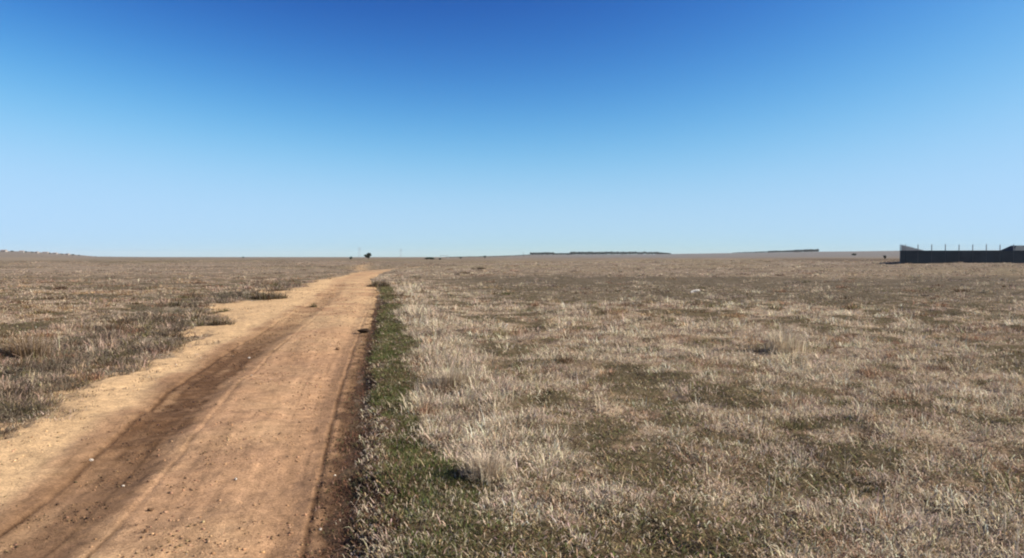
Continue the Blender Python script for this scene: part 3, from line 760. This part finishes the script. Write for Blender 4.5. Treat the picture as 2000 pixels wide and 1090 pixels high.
DK = [UMBER * 0.9, OLIVE * 0.8, UMBER * 1.2, GREY * .8, MAUVE * .6]
for a in (
    ('low_shrub', 522, 586, 2.0, 0.40, DK, 'wide dark low shrub on the left edge of the track before the bend', 'shrub', 900, 1.1),
    ('low_shrub', 430, 636, 0.95, 0.28, DK, 'small dark shrub on the sandy left shoulder of the track', 'shrub', 500, 1.1),
    ('low_shrub', 478, 607, 0.7, 0.22, DK + [OCHRE], 'thin scrubby tuft between two dark shrubs on the sandy shoulder', 'shrub', 240, 1.1),
    ('low_shrub', 738, 560, 1.7, 0.42, DK, 'dark shrub inside the bend at the right edge of the track', 'shrub', 700, 1.1),
    ('tussock', 55, 697, 0.95, 0.42, [UMBER, OCHRE * .6, UMBER * 1.3, MAUVE * .8], 'reddish brown tussock in the left field near the frame edge', 'tussock', 1100, 0.8),
    ('tussock', 1535, 690, 0.85, 0.55, [STRAW * 1.1, MAUVE, STRAW], 'tallest pale upright tussock in the right field', 'tussock', 380, 0.55),
    ('low_shrub', 1875, 720, 0.9, 0.20, [UMBER * 1.2, MAUVE * .7, UMBER * .9], 'dark brown shrub in the pale grass of the right field', 'shrub', 260, 1.2),
    ('low_shrub', 905, 536, 1.6, 0.36, DK, 'dark low shrub beside the track where it fades, left of a pair', 'shrub', 260, 1.1),
    ('low_shrub', 937, 526, 1.8, 0.40, DK, 'dark low shrub beside the track where it fades, right of a pair', 'shrub', 260, 1.1),
    ('low_shrub', 612, 599, 0.32, 0.24, [OCHRE * .5, UMBER, OLIVE], 'lone weed growing in the middle of the sandy track', 'weed', 160, 0.7),
    ('tussock', 940, 965, 0.45, 0.24, [STRAW, MAUVE], 'pale leaning tussock beside the green verge nearest the camera', 'tussock', 700, 0.9),
    ('tussock', 880, 770, 0.6, 0.30, [STRAW, MAUVE, STRAW * .85], 'pale tussock on the tan strip right of the green verge', 'tussock', 800, 0.8),
):
    tussock(*a)

fence(); dark_shed(); foam_slab(); gantry()
tree('lone_tree', 720, 500, 6.2, 4.6, 1.0, 'lone round crowned tree on the horizon above the bend of the track', 'tree', 620)
tree('bush', 685, 500, 2.6, 2.4, 0.2, 'small dark bush on the horizon left of the lone tree', 'bush', 260, 0.2)
tree('bush', 834, 480, 4.4, 1.9, 0.2, 'greyish bush at the left end of the dark clump on the horizon', 'bush', 260, 0.22)
tree('bush', 843, 440, 4.0, 1.9, 0.2, 'broadest dark bush in the clump on the horizon', 'bush', 420, 0.22)
tree('bush', 860, 430, 2.0, 1.3, 0.1, 'lowest dark bush at the right end of the clump, below the frame', 'bush', 220, 0.16)
tree('bush', 900, 620, 2.6, 2.4, 0.3, 'lone bush on the horizon right of the thin frame', 'bush', 200, 0.2)
tree('bush', 947, 660, 2.9, 3.4, 0.8, 'narrow young tree on the horizon left of the long wood', 'tree', 220, 0.22)
tree('bush', 1728, 330, 1.5, 2.2, 0.2, 'narrow dark tree standing alone just left of the fence', 'tree', 320, 0.12)
tree('bush', 1668, 1150, 10.0, 4.4, 0.4, 'wide bush on the pale far field left of the fence', 'bush', 260, 0.6)
tree('bush', 475, 900, 3.4, 2.4, 0.3, 'tiny bush on the left horizon far from the lone tree', 'bush', 120, 0.3)
pole(1022, 1500, 9.0, 0.3, 'thin pole on the horizon at the left end of the long wood')
pylon(702, 3300, 44, 'faint lattice pylon on the horizon just left of the lone tree')
pylon(783, 3400, 40, 'faint lattice pylon on the horizon right of the lone tree')

woods('long_wood', [(1036, 2450, .9), (1080, 2450, .9), (1082, 2480, .6), (1112, 2480, .6), (1116, 2450, 1.0), (1180, 2450, 1.1), (1282, 2450, .9), (1310, 2500, .35)], 1000, 8.0, 30, 'long low dark wood along the middle of the horizon')
woods('far_wood', [(1430, 2600, .35), (1500, 2550, .7), (1515, 2550, .8), (1545, 2550, .8), (1560, 2500, 1.1), (1598, 2500, 1.2)], 460, 7.0, 25, 'thin dark wood on the ridge between the long wood and the fence')
woods('low_scrub_belt', [(870, 1500, .5), (960, 1600, .6), (1036, 2200, .8)], 170, 3.2, 20, 'low dark belt of scrub running up to the long wood')

vil = [(6, 1750, 12, 4.6, 'pale house at the left frame edge on the ridge'), (42, 1700, 9, 4.6, 'whitest house on the left ridge beside dark trees'),
       (71, 1720, 7, 3.6, 'small pale house between trees on the left ridge'), (88, 1800, 12, 3.6, 'long low pale house in the middle of the left ridge'),
       (107, 1680, 8, 3.6, 'pale house right of the long low one on the left ridge'), (131, 1750, 7, 3.2, 'small pale house near the right end of the ridge village')]
for k, (px, d, w, h, lab) in enumerate(vil): house(px, d, w, h, lab, 0.3 * math.sin(k * 2.3))
vt = [(51, 1690, 5, 'dark tree right of the whitest house on the ridge'), (64, 1690, 5, 'dark tree left of the small pale ridge house'),
      (97, 1720, 4.5, 'dark tree over the long low ridge house'), (121, 1640, 4.5, 'dark tree between the two right hand ridge houses'),
      (143, 1640, 5, 'dark tree just right of the last ridge house'), (155, 1640, 4, 'low dark tree near the foot of the ridge village'),
      (188, 1640, 3, 'outermost small tree where the left ridge ends'), (24, 1740, 5, 'dark tree between the two leftmost ridge houses')]
for px, d, h, lab in vt: tree('village_tree', px, d, h * 1.5, h * .7, h * .1, lab, 'tree', 160, h * .11, 'trees on the far left ridge')

hm = bpy.data.materials.new('thin_air_haze'); hm.use_nodes = True
hn = hm.node_tree; hn.nodes.remove(hn.nodes['Principled BSDF'])
pv = hn.nodes.new('ShaderNodeVolumePrincipled'); pv.inputs['Density'].default_value = HAZE; pv.inputs['Color'].default_value = (0.86, 0.90, 0.95, 1); pv.inputs['Anisotropy'].default_value = 0.0
hn.links.new(pv.outputs[0], hn.nodes['Material Output'].inputs['Volume'])
hb = MB(); hb.box(-15000, 15000, -15000, 15000, -6, 95); tag(hb.build('haze', hm), kind='stuff')

# ------------------------------------------------------------------ light, sky, camera
SUN_AZ, SUN_EL, EXPO = 98.0, 31.0, 0.85           # azimuth clockwise from the viewing direction
w = bpy.data.worlds.new('World'); scene.world = w; w.use_nodes = True
nt = w.node_tree; bg = nt.nodes['Background']
sky = nt.nodes.new('ShaderNodeTexSky'); sky.sky_type = 'NISHITA'; sky.sun_disc = False
sky.sun_elevation = math.radians(SUN_EL); sky.sun_rotation = math.radians(SUN_AZ)
sky.altitude = 0; sky.air_density = 1.0; sky.dust_density = 0.5; sky.ozone_density = 6.0
tc = nt.nodes.new('ShaderNodeTexCoord'); vm = nt.nodes.new('ShaderNodeVectorMath'); vm.operation = 'MULTIPLY_ADD'; vm.inputs[1].default_value = (1, 1, 1.35); vm.inputs[2].default_value = (0, 0, 0.02)
vn = nt.nodes.new('ShaderNodeVectorMath'); vn.operation = 'NORMALIZE'
nt.links.new(tc.outputs['Generated'], vm.inputs[0]); nt.links.new(vm.outputs[0], vn.inputs[0]); nt.links.new(vn.outputs[0], sky.inputs[0])
sep = nt.nodes.new('ShaderNodeSeparateColor'); com = nt.nodes.new('ShaderNodeCombineColor')
nt.links.new(sky.outputs[0], sep.inputs[0])
def math_node(op, a, b):
    n = nt.nodes.new('ShaderNodeMath'); n.operation = op
    for k, v in enumerate((a, b)):
        if isinstance(v, (int, float)): n.inputs[k].default_value = v
        else: nt.links.new(v, n.inputs[k])
    return n.outputs[0]
# the clear winter sky's contrast: a power curve with a soft shoulder per channel
for k, (pw, gn, cc) in enumerate(((4.4, 0.08208, 0.463), (4.4, 0.0230, 0.722), (4.2, 0.00674, 1.031))):
    yv = math_node('MULTIPLY', math_node('POWER', sep.outputs[k], pw), gn)
    ov = math_node('DIVIDE', math_node('MULTIPLY', yv, cc / (0.10 * 2 ** EXPO)), math_node('ADD', yv, cc))
    nt.links.new(ov, com.inputs[k])
nt.links.new(com.outputs[0], bg.inputs[0]); bg.inputs[1].default_value = 0.10
sd = bpy.data.lights.new('sun', 'SUN'); sd.energy = 5.0; sd.angle = math.radians(0.53); sd.color = (1.0, 0.925, 0.81)
so = bpy.data.objects.new('sun', sd); col.objects.link(so)
so.rotation_euler = (math.radians(90 - SUN_EL), 0, math.radians(180 - SUN_AZ) )
so.location = (30, 10, 40)

cd = bpy.data.cameras.new('camera'); cam = bpy.data.objects.new('camera', cd); col.objects.link(cam)
cd.sensor_width = 36; cd.lens = 36 * F / 2000; cd.clip_start = 0.05; cd.clip_end = 30000
cam.location = (0, 0, EYE)
cam.rotation_euler = (math.radians(90) - math.atan((545 - HOR) / F), 0, 0)
scene.camera = cam

scene.view_settings.view_transform = 'Standard'; scene.view_settings.look = 'None'
scene.view_settings.exposure = EXPO; scene.view_settings.gamma = 1.0
scene.view_settings.use_curve_mapping = False
scene.cycles.pixel_filter_type = 'BLACKMAN_HARRIS'; scene.cycles.filter_width = 2.1
scene.cycles.max_bounces = 6; scene.cycles.volume_bounces = 0; scene.cycles.diffuse_bounces = 3; scene.cycles.transmission_bounces = 3
